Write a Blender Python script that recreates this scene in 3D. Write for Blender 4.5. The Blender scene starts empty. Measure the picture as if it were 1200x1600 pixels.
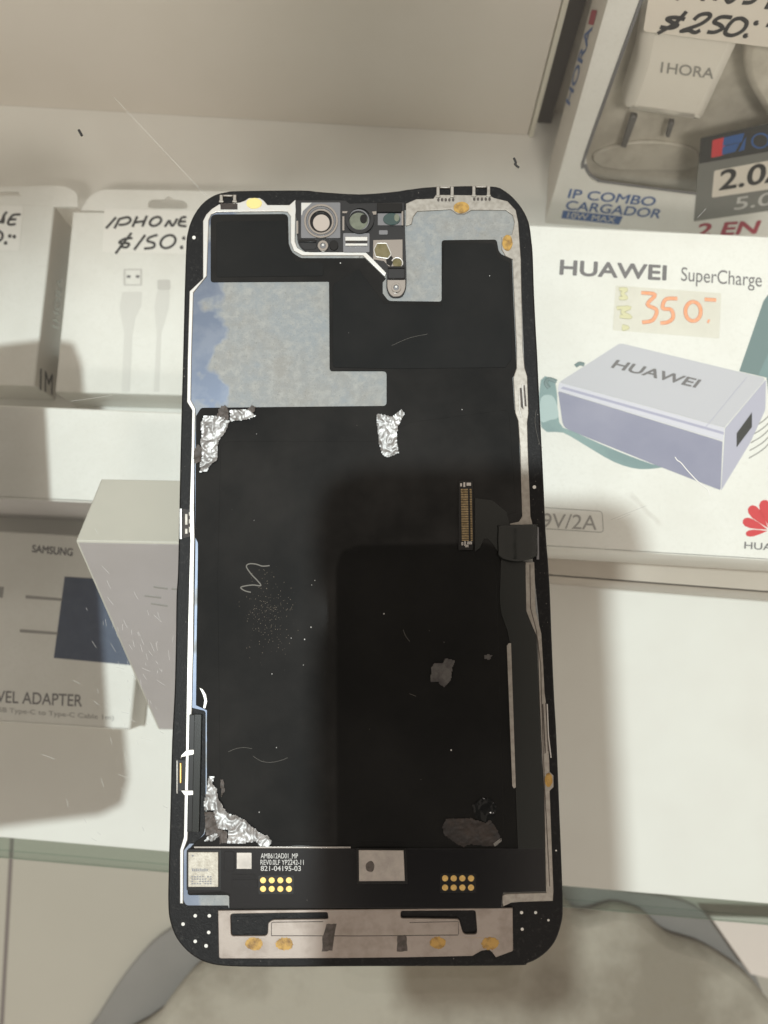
import bpy, math, random
from mathutils import Vector, Matrix
random.seed(7)
S = 0.001                                   # all sizes below are millimetres
SC = bpy.context.scene
COL = SC.collection
V = Vector

# ------------------------------------------------------------------ camera
F = 1202.0
CAM = V((6.92, -15.16, 148.5))
RT = V((.99972471, -.01401067, -.01882058))
DN = V((-.01665266, -.98877348, -.14849138))
FW = V((-.01652883, .14876392, -.98873459))
cd = bpy.data.cameras.new('camera'); cam = bpy.data.objects.new('camera', cd); COL.objects.link(cam)
cd.sensor_fit = 'VERTICAL'; cd.sensor_height = 36.0; cd.lens = 36.0 * F / 1600.0
cd.clip_start = .005; cd.clip_end = 20
M = Matrix.Identity(4)
for i in range(3):
    M[i][0] = RT[i]; M[i][1] = -DN[i]; M[i][2] = -FW[i]; M[i][3] = CAM[i] * S
cam.matrix_world = M
cd.dof.use_dof = True; cd.dof.focus_distance = .147; cd.dof.aperture_fstop = 22.0
SC.camera = cam

# ------------------------------------------------------------------ light
wd = bpy.data.worlds.new('World'); SC.world = wd; wd.use_nodes = True
bg = wd.node_tree.nodes['Background']; bg.inputs[0].default_value = (1.0, .88, .755, 1); bg.inputs[1].default_value = .60
def lamp(name, loc, target, reach, size, power, col, blend=.25):
    """a spot whose beam lights a round pool of radius `reach` about the target"""
    l = bpy.data.lights.new(name, 'SPOT'); l.shadow_soft_size = size / 2 * S; l.energy = power; l.color = col
    d = V(target) - V(loc); l.spot_size = 2 * math.atan(reach / d.length); l.spot_blend = blend
    o = bpy.data.objects.new(name, l); COL.objects.link(o); o.location = V(loc) * S
    o.rotation_euler = d.to_track_quat('-Z', 'Y').to_euler(); return o
lamp('ceiling_downlight', (-110, 30, 1900), (20, -700, -95), 893, 66, 114, (.92, 1, 1.0), .045)
lamp('back_fill_light', (100, -900, 1400), (40, 900, -95), 655, 420, 84, (1, .91, .83), .10)  # added fill to brighten the back panel and shelf, no known lamp there
SC.view_settings.view_transform = 'Standard'; SC.view_settings.look = 'None'
SC.view_settings.exposure = 0; SC.view_settings.gamma = 1
SC.cycles.use_denoising = True
SC.cycles.transparent_max_bounces = 24; SC.cycles.max_bounces = 10
SC.cycles.sample_clamp_indirect = 4

# ------------------------------------------------------------------ materials
def mat(name, col, rough=.5, metal=0., spec=.5, var=None, bump=None, dust=None, stain=None, coat=0., smear=None):
    """var=(per_mm, other colour, low, high)  bump=[(per_mm, strength, mm)]  dust=(per_mm, radius, colour)  stain like var, second layer"""
    m = bpy.data.materials.new(name); m.use_nodes = True; t = m.node_tree; N = t.nodes; L = t.links
    b = N['Principled BSDF']; tc = N.new('ShaderNodeTexCoord').outputs['Object']
    b.inputs['Roughness'].default_value = rough; b.inputs['Metallic'].default_value = metal
    b.inputs['Specular IOR Level'].default_value = spec; b.inputs['Coat Weight'].default_value = coat; b.inputs['Coat Roughness'].default_value = .1; b.inputs['Coat IOR'].default_value = 1.8
    cur = None
    def rgb(c):
        r = N.new('ShaderNodeRGB'); r.outputs[0].default_value = (*c, 1); return r.outputs[0]
    def mixc(f, a, c):
        x = N.new('ShaderNodeMix'); x.data_type = 'RGBA'; L.new(f, x.inputs[0]); L.new(a, x.inputs[6]); L.new(c, x.inputs[7]); return x.outputs[2]
    def noise(k, det=6):
        n = N.new('ShaderNodeTexNoise'); n.inputs['Scale'].default_value = k * 1000; n.inputs['Detail'].default_value = det; n.inputs['Roughness'].default_value = .6
        L.new(tc, n.inputs['Vector']); return n.outputs['Fac']
    def ramp(f, lo, hi):
        r = N.new('ShaderNodeMapRange'); r.inputs[1].default_value = lo; r.inputs[2].default_value = hi; L.new(f, r.inputs[0]); return r.outputs[0]
    cur = rgb(col)
    for v in (var, stain):
        if v: cur = mixc(ramp(noise(v[0]), v[2], v[3]), cur, rgb(v[1]))
    if dust:
        for k, rad, dc in dust:
            vo = N.new('ShaderNodeTexVoronoi'); vo.inputs['Scale'].default_value = k * 1000; L.new(tc, vo.inputs['Vector'])
            sep = N.new('ShaderNodeSeparateColor'); L.new(vo.outputs['Color'], sep.inputs[0])
            ra = N.new('ShaderNodeMath'); ra.operation = 'MULTIPLY'; L.new(sep.outputs[0], ra.inputs[0]); L.new(sep.outputs[1], ra.inputs[1])
            rb = N.new('ShaderNodeMath'); rb.operation = 'MULTIPLY'; L.new(ra.outputs[0], rb.inputs[0]); rb.inputs[1].default_value = rad
            lt = N.new('ShaderNodeMath'); lt.operation = 'LESS_THAN'; L.new(vo.outputs['Distance'], lt.inputs[0]); L.new(rb.outputs[0], lt.inputs[1])
            cur = mixc(lt.outputs[0], cur, rgb(dc))
    L.new(cur, b.inputs['Base Color'])
    if smear:                                # finger smears break the gloss of the lacquer
        w = ramp(noise(smear[0], 5), .32, .70); x = N.new('ShaderNodeMapRange'); x.inputs[3].default_value = smear[1]; x.inputs[4].default_value = smear[2]; L.new(w, x.inputs[0]); L.new(x.outputs[0], b.inputs['Coat Weight'])
        y = N.new('ShaderNodeMapRange'); y.inputs[3].default_value = .045; y.inputs[4].default_value = .03; L.new(w, y.inputs[0]); L.new(y.outputs[0], b.inputs['Coat Roughness'])
    nrm = None
    for k, st, dist in bump or ():
        bn = N.new('ShaderNodeBump'); bn.inputs['Strength'].default_value = st; bn.inputs['Distance'].default_value = dist * S
        L.new(noise(k, 4), bn.inputs['Height'])
        if nrm: L.new(nrm, bn.inputs['Normal'])
        nrm = bn.outputs[0]
    if nrm: L.new(nrm, b.inputs['Normal'])
    return m

def glassy(name, tint, base=.04, slope=.6, rough=.0, veil=0.):
    m = bpy.data.materials.new(name); m.use_nodes = True; t = m.node_tree; N = t.nodes; L = t.links
    N.remove(N['Principled BSDF'])
    tr = N.new('ShaderNodeBsdfTransparent'); tr.inputs[0].default_value = (*tint, 1)
    gl = N.new('ShaderNodeBsdfGlossy'); gl.inputs['Roughness'].default_value = rough
    lw = N.new('ShaderNodeLayerWeight')
    p = N.new('ShaderNodeMath'); p.operation = 'POWER'; L.new(lw.outputs['Facing'], p.inputs[0]); p.inputs[1].default_value = 5
    q = N.new('ShaderNodeMath'); q.operation = 'MULTIPLY_ADD'; L.new(p.outputs[0], q.inputs[0]); q.inputs[1].default_value = slope; q.inputs[2].default_value = base
    mx = N.new('ShaderNodeMixShader'); L.new(q.outputs[0], mx.inputs[0]); L.new(tr.outputs[0], mx.inputs[1]); L.new(gl.outputs[0], mx.inputs[2])
    out = mx.outputs[0]
    if veil:
        df = N.new('ShaderNodeBsdfDiffuse'); df.inputs[0].default_value = (.8, .8, .78, 1)
        m2 = N.new('ShaderNodeMixShader'); m2.inputs[0].default_value = veil; L.new(out, m2.inputs[1]); L.new(df.outputs[0], m2.inputs[2]); out = m2.outputs[0]
    L.new(out, N['Material Output'].inputs['Surface']); return m

def steelmat():
    """bare bluish steel at its left side, mottled glue residue over the rest, the border wandering"""
    m = mat('plate_steel', (.15, .178, .235), .40, .8, var=(.12, (.19, .215, .265), .45, .6), bump=[(2, .12, .04)]); t = m.node_tree; N = t.nodes; L = t.links
    b = N['Principled BSDF']; base = b.inputs['Base Color'].links[0].from_socket
    tc = N.new('ShaderNodeTexCoord').outputs['Object']
    def noise(k, det=8, rough=.65):
        n = N.new('ShaderNodeTexNoise'); n.inputs['Scale'].default_value = k * 1000; n.inputs['Detail'].default_value = det; n.inputs['Roughness'].default_value = rough
        L.new(tc, n.inputs['Vector']); return n.outputs['Fac']
    def mr(f, lo, hi, a=0, c=1):
        r = N.new('ShaderNodeMapRange'); r.inputs[1].default_value = lo; r.inputs[2].default_value = hi; r.inputs[3].default_value = a; r.inputs[4].default_value = c; L.new(f, r.inputs[0]); return r.outputs[0]
    def math2(op, a, c):
        x = N.new('ShaderNodeMath'); x.operation = op
        for i, v in ((0, a), (1, c)):
            if isinstance(v, (int, float)): x.inputs[i].default_value = v
            else: L.new(v, x.inputs[i])
        return x.outputs[0]
    def mix(f, a, c):
        x = N.new('ShaderNodeMix'); x.data_type = 'RGBA'; L.new(f, x.inputs[0])
        for i, v in ((6, a), (7, c)):
            if isinstance(v, tuple): x.inputs[i].default_value = (*v, 1)
            else: L.new(v, x.inputs[i])
        return x.outputs[2]
    sx = N.new('ShaderNodeSeparateXYZ'); L.new(tc, sx.inputs[0])
    wob = mr(noise(.13, 3, .45), .3, .7, -.005, .005)
    f = mr(math2('ADD', sx.outputs[0], wob), -.0292, -.0272)
    c = mix(mr(noise(.10, 5), .40, .62), (.262, .285, .297), (.272, .270, .255))
    c = mix(mr(noise(.6), .45, .72), c, (.35, .355, .34))
    c = mix(mr(noise(2.2, 10, .75), .56, .72), c, (.15, .155, .15))
    c = mix(mr(noise(.22, 3), .62, .78), c, (.25, .275, .295))
    c = mix(mr(noise(4.5, 6, .7), .58, .70), c, (.42, .42, .40))
    L.new(mix(f, base, c), b.inputs['Base Color'])
    L.new(mr(f, 0, 1, .8, .25), b.inputs['Metallic']); L.new(mr(f, 0, 1, .40, .60), b.inputs['Roughness'])
    return m
def tilemat():
    m = mat('floor_tile', (.44, .40, .34), .35, var=(.004, (.40, .36, .30), .35, .7)); t = m.node_tree; N = t.nodes; L = t.links
    b = N['Principled BSDF']; src = b.inputs['Base Color'].links[0].from_socket
    tc = N.new('ShaderNodeTexCoord'); mp = N.new('ShaderNodeMapping'); L.new(tc.outputs['Object'], mp.inputs[0])
    mp.inputs['Location'].default_value = (.182, .0, 0)
    br = N.new('ShaderNodeTexBrick'); br.offset = 0; br.inputs['Scale'].default_value = 1; br.inputs['Brick Width'].default_value = .6
    br.inputs['Row Height'].default_value = .6; br.inputs['Mortar Size'].default_value = .0011; br.inputs['Mortar Smooth'].default_value = .2
    L.new(mp.outputs[0], br.inputs['Vector'])
    x = N.new('ShaderNodeMix'); x.data_type = 'RGBA'; L.new(br.outputs['Fac'], x.inputs[0]); L.new(src, x.inputs[6]); x.inputs[7].default_value = (.16, .13, .12, 1)
    L.new(x.outputs[2], b.inputs['Base Color']); return m

MT = dict(
    rim=mat('rim_black', (.006, .006, .0065), .46, spec=.22, var=(1.2, (.035, .034, .032), .55, .8), bump=[(3, .5, .12), (12, .3, .03)], dust=[(1.2, .14, (.22, .2, .18))]),
    film=mat('film_black', (.0065, .0067, .0065), .60, spec=.115, coat=.5, smear=(.05, .06, .30), var=(.05, (.0105, .0105, .010), .4, .65), bump=[(9, .4, .04), (.11, .3, .5), (.4, .12, .15)], dust=[(.45, .035, (.22, .21, .19)), (.12, .022, (.5, .5, .48))]),
    pad=mat('pad_black', (.007, .008, .0083), .60, spec=.115, coat=.5, smear=(.06, .06, .27), bump=[(12, .3, .03), (.16, .15, .25)], dust=[(.5, .05, (.25, .25, .24))]),
    board=mat('board_black', (.008, .008, .009), .22, bump=[(1.2, .15, .05)], dust=[(.7, .06, (.3, .29, .27))]),
    flex=mat('flex_black', (.014, .016, .0145), .27, spec=.45, bump=[(5, .2, .04)]),
    rail=mat('rail_metal', (.66, .655, .63), .42, .85, var=(.9, (.66, .63, .58), .45, .7), bump=[(6, .25, .03)]),
    railr=mat('rail_metal_shaded', (.42, .395, .355), .48, .8, var=(.9, (.31, .285, .25), .4, .7), bump=[(6, .3, .03)]),  # rail metal darkened in colour for the shaded right side
    steel=steelmat(),
    bplate=mat('end_plate', (.36, .315, .28), .45, .75, var=(.25, (.27, .23, .20), .45, .7), bump=[(5, .35, .04)]),
    foil=mat('crumpled_foil', (.40, .395, .39), .46, .75, var=(.35, (.24, .235, .23), .42, .66), bump=[(.7, .25, .15)]),
    foildark=mat('torn_residue', (.10, .095, .09), .4, .2, var=(.4, (.05, .045, .045), .4, .6), bump=[(.9, .8, .4), (4, .5, .1)]),
    brown=mat('brown_residue', (.032, .022, .017), .55, var=(.25, (.014, .011, .010), .45, .6), bump=[(2, .5, .1)]),
    glue=mat('amber_glue', (.50, .30, .07), .42, var=(.8, (.20, .11, .03), .45, .68), bump=[(2, .4, .1)]),
    glue2=mat('pale_glue', (.78, .66, .26), .42, var=(1.2, (.45, .33, .08), .6, .72), bump=[(2, .3, .1)]),
    gold=mat('gold', (.80, .55, .20), .38, .9, var=(2, (.62, .40, .14), .4, .7)),
    glowdust=mat('glow_dust', (.15, .118, .08), .6),
    pin=mat('pin_metal', (.55, .42, .24), .4, .8, var=(1.5, (.30, .22, .11), .4, .65)),
    chip=mat('chip_metal', (.44, .41, .35), .45, .7, var=(.8, (.33, .30, .25), .4, .65), bump=[(3, .4, .06)]),
    chip2=mat('chip_shield', (.46, .42, .38), .48, .6, var=(.5, (.36, .33, .30), .4, .7), bump=[(2.5, .3, .05)]),
    chrome=mat('module_metal', (.60, .58, .55), .22, 1., bump=[(3, .15, .05)]),
    mdark=mat('module_black', (.018, .018, .019), .35, bump=[(4, .2, .03)]),
    mgrey=mat('module_grey', (.22, .22, .23), .38, .5),
    hole=mat('hole_black', (.004, .004, .004), .3),
    lensglass=mat('lens_pinkish', (.50, .44, .39), .15, coat=.4),
    lensgreen=mat('lens_greenish', (.19, .21, .16), .2, var=(.4, (.10, .11, .09), .4, .7), coat=.4),
    lensteal=mat('lens_teal', (.02, .06, .06), .1, coat=1.),
    olive=mat('olive_gel', (.14, .12, .05), .3, var=(.6, (.20, .17, .09), .4, .6)),
    whitedot=mat('white_paint_dot', (.75, .74, .70), .5),
    print_white=mat('print_white', (.55, .55, .53), .5),
    mark=mat('scratched_mark', (.14, .132, .115), .55),
    grime=mat('grime', (.055, .045, .038), .6, var=(1, (.12, .1, .09), .4, .7)),
    card=mat('white_card', (.80, .80, .76), .45, var=(.05, (.75, .745, .70), .4, .65), stain=(1.1, (.72, .715, .67), .5, .85), bump=[(.02, .2, 1.5)], dust=[(.07, .035, (.5, .48, .43))]),
    cardlilac=mat('white_card_gloss', (.76, .74, .74), .35, var=(.04, (.72, .71, .70), .4, .6)),
    cardtilt=mat('dimmed_cream_card', (.60, .585, .52), .45, var=(.05, (.56, .55, .49), .4, .65)), cardmauve=mat('dimmed_mauve_card', (.47, .445, .455), .4, var=(.04, (.44, .415, .42), .4, .6)),  # tilted box's cards, colours darkened to carry its half shadow
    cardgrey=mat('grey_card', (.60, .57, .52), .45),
    liner=mat('white_liner', (.78, .78, .74), .5, var=(.02, (.74, .73, .69), .4, .65), dust=[(.05, .03, (.3, .28, .25))]),
    riser=mat('beige_riser', (.50, .45, .39), .4, var=(.03, (.46, .41, .35), .4, .6)),
    panel=mat('beige_panel', (.76, .72, .66), .38, var=(.012, (.71, .67, .60), .4, .65), dust=[(.05, .05, (.3, .27, .22))]),
    edge=mat('panel_edge', (.72, .70, .60), .5),
    dark=mat('dark_gap', (.05, .045, .04), .6),
    ink=mat('marker_ink', (.022, .024, .026), .4),
    txt=mat('grey_print', (.17, .165, .17), .5),
    txtlight=mat('pale_grey_print', (.33, .325, .31), .5),
    silver_txt=mat('silver_print', (.60, .60, .55), .25, .4),
    orange=mat('orange_marker', (.86, .36, .19), .5, var=(1.5, (.88, .46, .30), .4, .7)),
    yellow=mat('faded_yellow', (.68, .66, .42), .5),
    lil1=mat('lilac_top', (.55, .555, .60), .4), lil2=mat('lilac_front', (.27, .28, .385), .4, var=(.03, (.33, .335, .44), .4, .6)),
    lil3=mat('lilac_side', (.46, .46, .56), .4), lil4=mat('lilac_bevel', (.66, .66, .74), .4), lil5=mat('lilac_line', (.42, .42, .55), .4),
    teal=mat('teal_print', (.20, .30, .31), .4, var=(.05, (.26, .38, .38), .4, .6)), tealpale=mat('pale_teal_print', (.43, .55, .55), .4),
    tealdark=mat('dark_teal_print', (.17, .245, .25), .4),
    red=mat('red_print', (.62, .05, .06), .4), crimson=mat('crimson_print', (.36, .03, .06), .4), blue=mat('blue_print', (.035, .11, .32), .4),
    navy=mat('navy_print', (.04, .062, .115), .4, var=(.3, (.05, .075, .13), .4, .6)), greyprint=mat('grey_panel_print', (.19, .195, .18), .4),
    blackprint=mat('black_band_print', (.035, .038, .038), .4),
    plug=mat('white_plastic', (.88, .85, .80), .35), tray=mat('moulded_tray', (.78, .75, .68), .25, var=(.06, (.58, .55, .49), .4, .6), bump=[(.12, .3, 1.5)]),
    faint=mat('faint_print', (.68, .675, .64), .5), faint2=mat('faint_print_dark', (.58, .57, .54), .5), sticker=mat('white_sticker', (.83, .82, .78), .4),
    stickerw=mat('cream_sticker', (.74, .69, .61), .4),
    tile=tilemat(), cloth=mat('beige_cloth', (.37, .335, .275), .7, var=(.014, (.22, .19, .145), .45, .62), bump=[(.02, .5, 8), (.25, .3, 1)]),
    greymat=mat('grey_mat', (.185, .172, .158), .6, var=(.01, (.22, .205, .19), .4, .6)), pale=mat('pale_sheet', (.66, .58, .53), .5),
    lint=mat('lint', (.75, .75, .73), .6), crumb=mat('black_crumb', (.02, .02, .02), .6), phonedark=mat('dark_phone', (.02, .02, .022), .3),
    scratch=glassy('scratch', (1, 1, 1), .0, 0, .0, veil=.42),
    glass=glassy('counter_glass', (.985, .99, .985), .035), shelfglass=glassy('shelf_glass', (.80, .87, .84), .05), tape=glassy('clear_tape', (.995, .99, .975), .03, veil=.02),
    window=glassy('clear_window', (.99, .99, .98), .035, .6, .05),
)

# ------------------------------------------------------------------ geometry helpers
class Frame:
    def __init__(s, o, u, n):
        s.o = V(o); s.n = V(n).normalized(); u = V(u); s.u = (u - s.n * u.dot(s.n)).normalized(); s.v = s.n.cross(s.u)
    def px(s, x, y, h=0.):
        d = RT * ((x - 600) / F) + DN * ((y - 800) / F) + FW
        k = (h - s.n.dot(CAM - s.o)) / s.n.dot(d); p = CAM + d * k - s.o
        return (p.dot(s.u), p.dot(s.v))
    def w(s, a, b, h=0.): return s.o + s.u * a + s.v * b + s.n * h
TOP = Frame((0, 0, 0), (1, 0, 0), (0, 0, 1))
def level(z): return Frame((0, 0, z), (1, 0, 0), (0, 0, 1))
def at(x, y, z):
    f = level(z); a, b = f.px(x, y); return V((a, b, z))

def fillet(pts, n=5):
    out = []; N = len(pts)
    for i, p in enumerate(pts):
        if len(p) < 3 or p[2] <= 0: out.append((p[0], p[1])); continue
        c = V(p[:2]); a = V(pts[i - 1][:2]); b = V(pts[(i + 1) % N][:2]); r = min(p[2], (a - c).length * .49, (b - c).length * .49)
        A = c + (a - c).normalized() * r; B = c + (b - c).normalized() * r
        for k in range(n + 1):
            t = k / n; q = A * (1 - t) ** 2 + c * 2 * t * (1 - t) + B * t * t; out.append((q.x, q.y))
    return out
def smooth(pts, n=4, closed=True):
    out = []; N = len(pts)
    for i in range(N if closed else N - 1):
        g = lambda k: V(pts[k % N][:2]) if closed else V(pts[min(max(k, 0), N - 1)][:2])
        p0, p1, p2, p3 = g(i - 1), g(i), g(i + 1), g(i + 2)
        for k in range(n):
            t = k / n; q = .5 * ((2 * p1) + (p2 - p0) * t + (2 * p0 - 5 * p1 + 4 * p2 - p3) * t * t + (3 * p1 - p0 - 3 * p2 + p3) * t ** 3); out.append((q.x, q.y))
    if not closed: out.append(tuple(pts[-1][:2]))
    return out
def jag(pts, amp=.8, n=4):
    out = []; N = len(pts)
    for i in range(N):
        a = V(pts[i][:2]); b = V(pts[(i + 1) % N][:2])
        for k in range(n):
            q = a.lerp(b, k / n); out.append((q.x + random.uniform(-amp, amp), q.y + random.uniform(-amp, amp)))
    return out
def ell(x, y, rx, ry=None, n=28, rot=0):
    ry = rx if ry is None else ry; c, s = math.cos(rot), math.sin(rot)
    return [(x + rx * math.cos(t) * c - ry * math.sin(t) * s, y + rx * math.cos(t) * s + ry * math.sin(t) * c) for t in (2 * math.pi * k / n for k in range(n))]
def rect(x0, y0, x1, y1, r=0): return [(x0, y0, r), (x1, y0, r), (x1, y1, r), (x0, y1, r)]

def origin_of(p):
    v = V((0, 0, 0))
    while p is not None: v = v + p.location; p = p.parent
    return v
def link(name, me, m, parent=None, origin=None):
    o = bpy.data.objects.new(name, me); COL.objects.link(o)
    if m is not None: me.materials.clear(); me.materials.append(m)
    off = origin_of(parent) if parent else (V(origin) * S if origin is not None else V((0, 0, 0)))
    for v in me.vertices: v.co -= off
    if parent: o.parent = parent
    elif origin is not None: o.location = off
    return o
def curve_mesh(c, fr, h, squash=1.):
    o = bpy.data.objects.new('tmp', c); COL.objects.link(o); bpy.context.view_layer.update()
    me = bpy.data.meshes.new_from_object(o.evaluated_get(bpy.context.evaluated_depsgraph_get()))
    bpy.data.objects.remove(o); bpy.data.curves.remove(c)
    for v in me.vertices: v.co = fr.w(v.co.x, v.co.y, v.co.z * squash + h) * S
    return me
def plate_local(polys, h0, h1, fr, bev=0.):
    c = bpy.data.curves.new('c', 'CURVE'); c.dimensions = '2D'; c.fill_mode = 'BOTH'
    t = h1 - h0; bev = min(bev, t * .49); c.extrude = t / 2 - bev; c.bevel_depth = bev; c.bevel_resolution = 1; c.offset = -bev
    for pl in polys:
        s = c.splines.new('POLY'); s.points.add(len(pl) - 1); s.use_cyclic_u = True
        for q, p in zip(s.points, pl): q.co = (p[0], p[1], 0, 1)
    return curve_mesh(c, fr, (h0 + h1) / 2)
def plate(name, pts, h0, h1, m, parent=None, fr=TOP, holes=(), bev=0., origin=None):
    """outline given in photo pixels, laid on the plane h1 above the frame, extruded down to h0"""
    polys = [[fr.px(x, y, h1) for x, y in fillet(pts)]] + [[fr.px(x, y, h1) for x, y in fillet(q)] for q in holes]
    return link(name, plate_local(polys, h0, h1, fr, bev), MT[m], parent, origin)
def plates(name, lst, h0, h1, m, parent=None, fr=TOP, bev=0., origin=None):
    """several separate marks printed as one pattern"""
    me = None; import bmesh
    bm = bmesh.new()
    for pts in lst:
        k = plate_local([[fr.px(x, y, h1) for x, y in fillet(pts)]], h0, h1, fr, bev); bm.from_mesh(k); bpy.data.meshes.remove(k)
    me = bpy.data.meshes.new(name); bm.to_mesh(me); bm.free()
    return link(name, me, MT[m], parent, origin)
def strokes(name, lines, width, h, m, parent, fr=TOP, squash=.12, sm=True, origin=None, dot=1.1):
    """pen strokes: lines in photo pixels, width in mm"""
    c = bpy.data.curves.new('c', 'CURVE'); c.dimensions = '3D'; c.bevel_depth = width / 2; c.bevel_resolution = 2; c.use_fill_caps = True
    for l in lines:
        if len(l) == 1: l = [(l[0][0] + dot * math.cos(k), l[0][1] + dot * math.sin(k)) for k in range(7)]
        p = smooth(l, 5, False) if sm and len(l) > 2 else l
        s = c.splines.new('POLY'); s.points.add(len(p) - 1)
        for q, (x, y) in zip(s.points, p): q.co = (*fr.px(x, y, h), 0, 1)
    return link(name, curve_mesh(c, fr, h, squash), MT[m], parent, origin)
_cap = [None]
def textmesh(s, bold=0., sx=1.):
    c = bpy.data.curves.new('t', 'FONT'); c.body = s; c.size = 10; c.offset = bold; c.space_character = sx
    return c
def text(name, s, bl, br, tl, h, m, parent, fr=TOP, bold=0., sp=1.):
    """lettering whose baseline runs bl->br and whose capitals rise to tl (photo pixels)"""
    flat = Frame((0, 0, 0), (1, 0, 0), (0, 0, 1))
    if _cap[0] is None:
        k = curve_mesh(textmesh('H'), flat, 0); _cap[0] = max(v.co.y for v in k.vertices); bpy.data.meshes.remove(k)
    me = curve_mesh(textmesh(s, 0, sp), flat, 0)
    x0 = min(v.co.x for v in me.vertices); x1 = max(v.co.x for v in me.vertices)
    A, B, T = V(fr.px(*bl, h)), V(fr.px(*br, h)), V(fr.px(*tl, h))
    bd = bold * .55 * S; shifts = [(0, 0)] + ([(bd * math.cos(k * math.pi / 4), bd * math.sin(k * math.pi / 4)) for k in range(8)] if bold else [])
    src = [(v.co.x, v.co.y) for v in me.vertices]; faces = [tuple(p.vertices) for p in me.polygons]; vs, fs = [], []
    for i, (sx_, sy_) in enumerate(shifts):
        off = len(vs)
        for x, y in src:
            q = A + (B - A) * ((x + sx_ - x0) / (x1 - x0)) + (T - A) * ((y + sy_) / _cap[0]); vs.append(fr.w(q.x, q.y, h + i * .002) * S)
        fs += [tuple(j + off for j in f) for f in faces]
    bpy.data.meshes.remove(me); me = bpy.data.meshes.new(name); me.from_pydata(vs, [], fs); me.update()
    return link(name, me, MT[m], parent)
def rawmesh(name, vs, fs, m, parent=None, origin=None, smooth_=False):
    me = bpy.data.meshes.new(name); me.from_pydata([V(v) * S for v in vs], [], fs); me.update()
    if smooth_:
        for p in me.polygons: p.use_smooth = True
    return link(name, me, MT[m], parent, origin)
def cuboid(name, fr, a0, a1, b0, b1, h0, h1, m, parent=None, bev=.4, r=.3, origin=None):
    return link(name, plate_local([fillet(rect(a0, b0, a1, b1, r), 2)], h0, h1, fr, bev), MT[m], parent, origin)
def thing(name, label, cat, loc, group=None):
    o = bpy.data.objects.new(name, None); COL.objects.link(o); o.location = V(loc) * S; o.empty_display_size = .01
    return tag(o, label, cat, group)
def tag(o, label, cat, group=None):
    o['label'] = label; o['category'] = cat
    if group: o['group'] = group
    return o
def depth(fr, x, y): return fr.px(x, y)[1]
def structure(o): o['kind'] = 'structure'; return o

# ------------------------------------------------------------------ the display case
ZS = -95.0                                   # shelf surface
ZF = -240.0                                  # shop floor
SH = level(ZS)
structure(rawmesh('floor', [(-3000, -3000, ZF), (3000, -3000, ZF), (3000, 3000, ZF), (-3000, 3000, ZF)], [(0, 1, 2, 3)], 'tile'))
t = thing('counter_glass', 'clear scratched glass counter top the black phone screen lies on', 'glass top', (0, 0, -6))
cuboid('pane', TOP, -420, 420, -330, 330, -6, 0, 'glass', t, .5)
sc = []
for k in range(75):
    x = random.gauss(235, 45); y = random.gauss(1015, 75); a = random.gauss(1.1, .35); l = random.uniform(3, 17)
    sc.append([(x, y), (x + l * math.cos(a), y + l * math.sin(a))])
for k in range(16):
    x = random.gauss(190, 60); y = random.gauss(1200, 70); a = random.uniform(.2, 1.4); l = random.uniform(6, 24)
    sc.append([(x, y), (x + l * math.cos(a), y + l * math.sin(a))])
sc += [[(178, 152), (345, 330)], [(1010, 790), (955, 812)], [(1090, 340), (1103, 326)], [(965, 812), (985, 803)], [(110, 627), (175, 618)]]
scr = strokes('scratches', sc, .05, .012, 'scratch', t, squash=.1, sm=False)

scr['kind'] = 'stuff'
# glass shelf with its white liner
def shelf_pt(x, y): return SH.px(x, y)
a0, b0 = shelf_pt(0, 1308); a1, b1 = shelf_pt(1200, 1412)
sl = (b1 - b0) / (a1 - a0)
sd = V((1, sl, 0)).normalized()
SHF = Frame((a0, b0, ZS), sd, (0, 0, 1))     # u runs along the front edge
t = thing('glass_shelf', 'greenish clear glass shelf carrying the boxes inside the counter', 'shelf', SHF.w(100, 100, -7))
cuboid('glass_slab', SHF, -220, 470, -6.5, 310, -7.2, -.8, 'shelfglass', t, .8)
tag(cuboid('shelf_liner', SHF, -200, 450, 0, 300, -.7, 0, 'liner', None, .2, origin=SHF.w(100, 100, -.7)),
    'white liner sheet covering the glass shelf under the boxes', 'liner')

# back of the case: two sliding panels
p0 = at(-260, 150, ZS); p1 = at(832, 212, ZS); w = (p1 - p0).normalized()
BK = Frame(p1, w, V((w.y, -w.x, 0.03)))      # faces the viewer; v points up
tag(cuboid('sliding_panel', BK, -330, -1.6, 0, 87, -4, 0, 'panel', None, .3, origin=BK.w(-100, 0, -2)),
    'wide plain beige sliding panel standing behind the shelf, left of the dark gap', 'panel', 'panels closing the back of the case')
tag(cuboid('edge_strip', BK, -1.3, .2, 0, 87, -3, .6, 'edge', None, .1, origin=BK.w(-.5, 0, 0)),
    'pale narrow edge strip on the end of the beige panel', 'trim')
tag(cuboid('sliding_panel', BK, .8, 260, 0, 87, -14, -9, 'panel', None, .3, origin=BK.w(100, 0, -10)),
    'beige sliding panel set further back, behind the blister charger box', 'panel', 'panels closing the back of the case')
tag(cuboid('gap_seal', BK, .2, 6.0, 0, 87, -8.8, -5, 'dark', None, .1, origin=BK.w(3, 0, -6)),
    'dark seal strip in the gap between the two beige panels', 'seal')

# ------------------------------------------------------------------ cable boxes
ZC = -80.0; CB = level(ZC); GC = 'white cable boxes with hand written price stickers'
def boxframe(pa, pb, z):
    A = at(*pa, z); B = at(*pb, z); return Frame(A, B - A, (0, 0, 1)), (B - A).length
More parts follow.
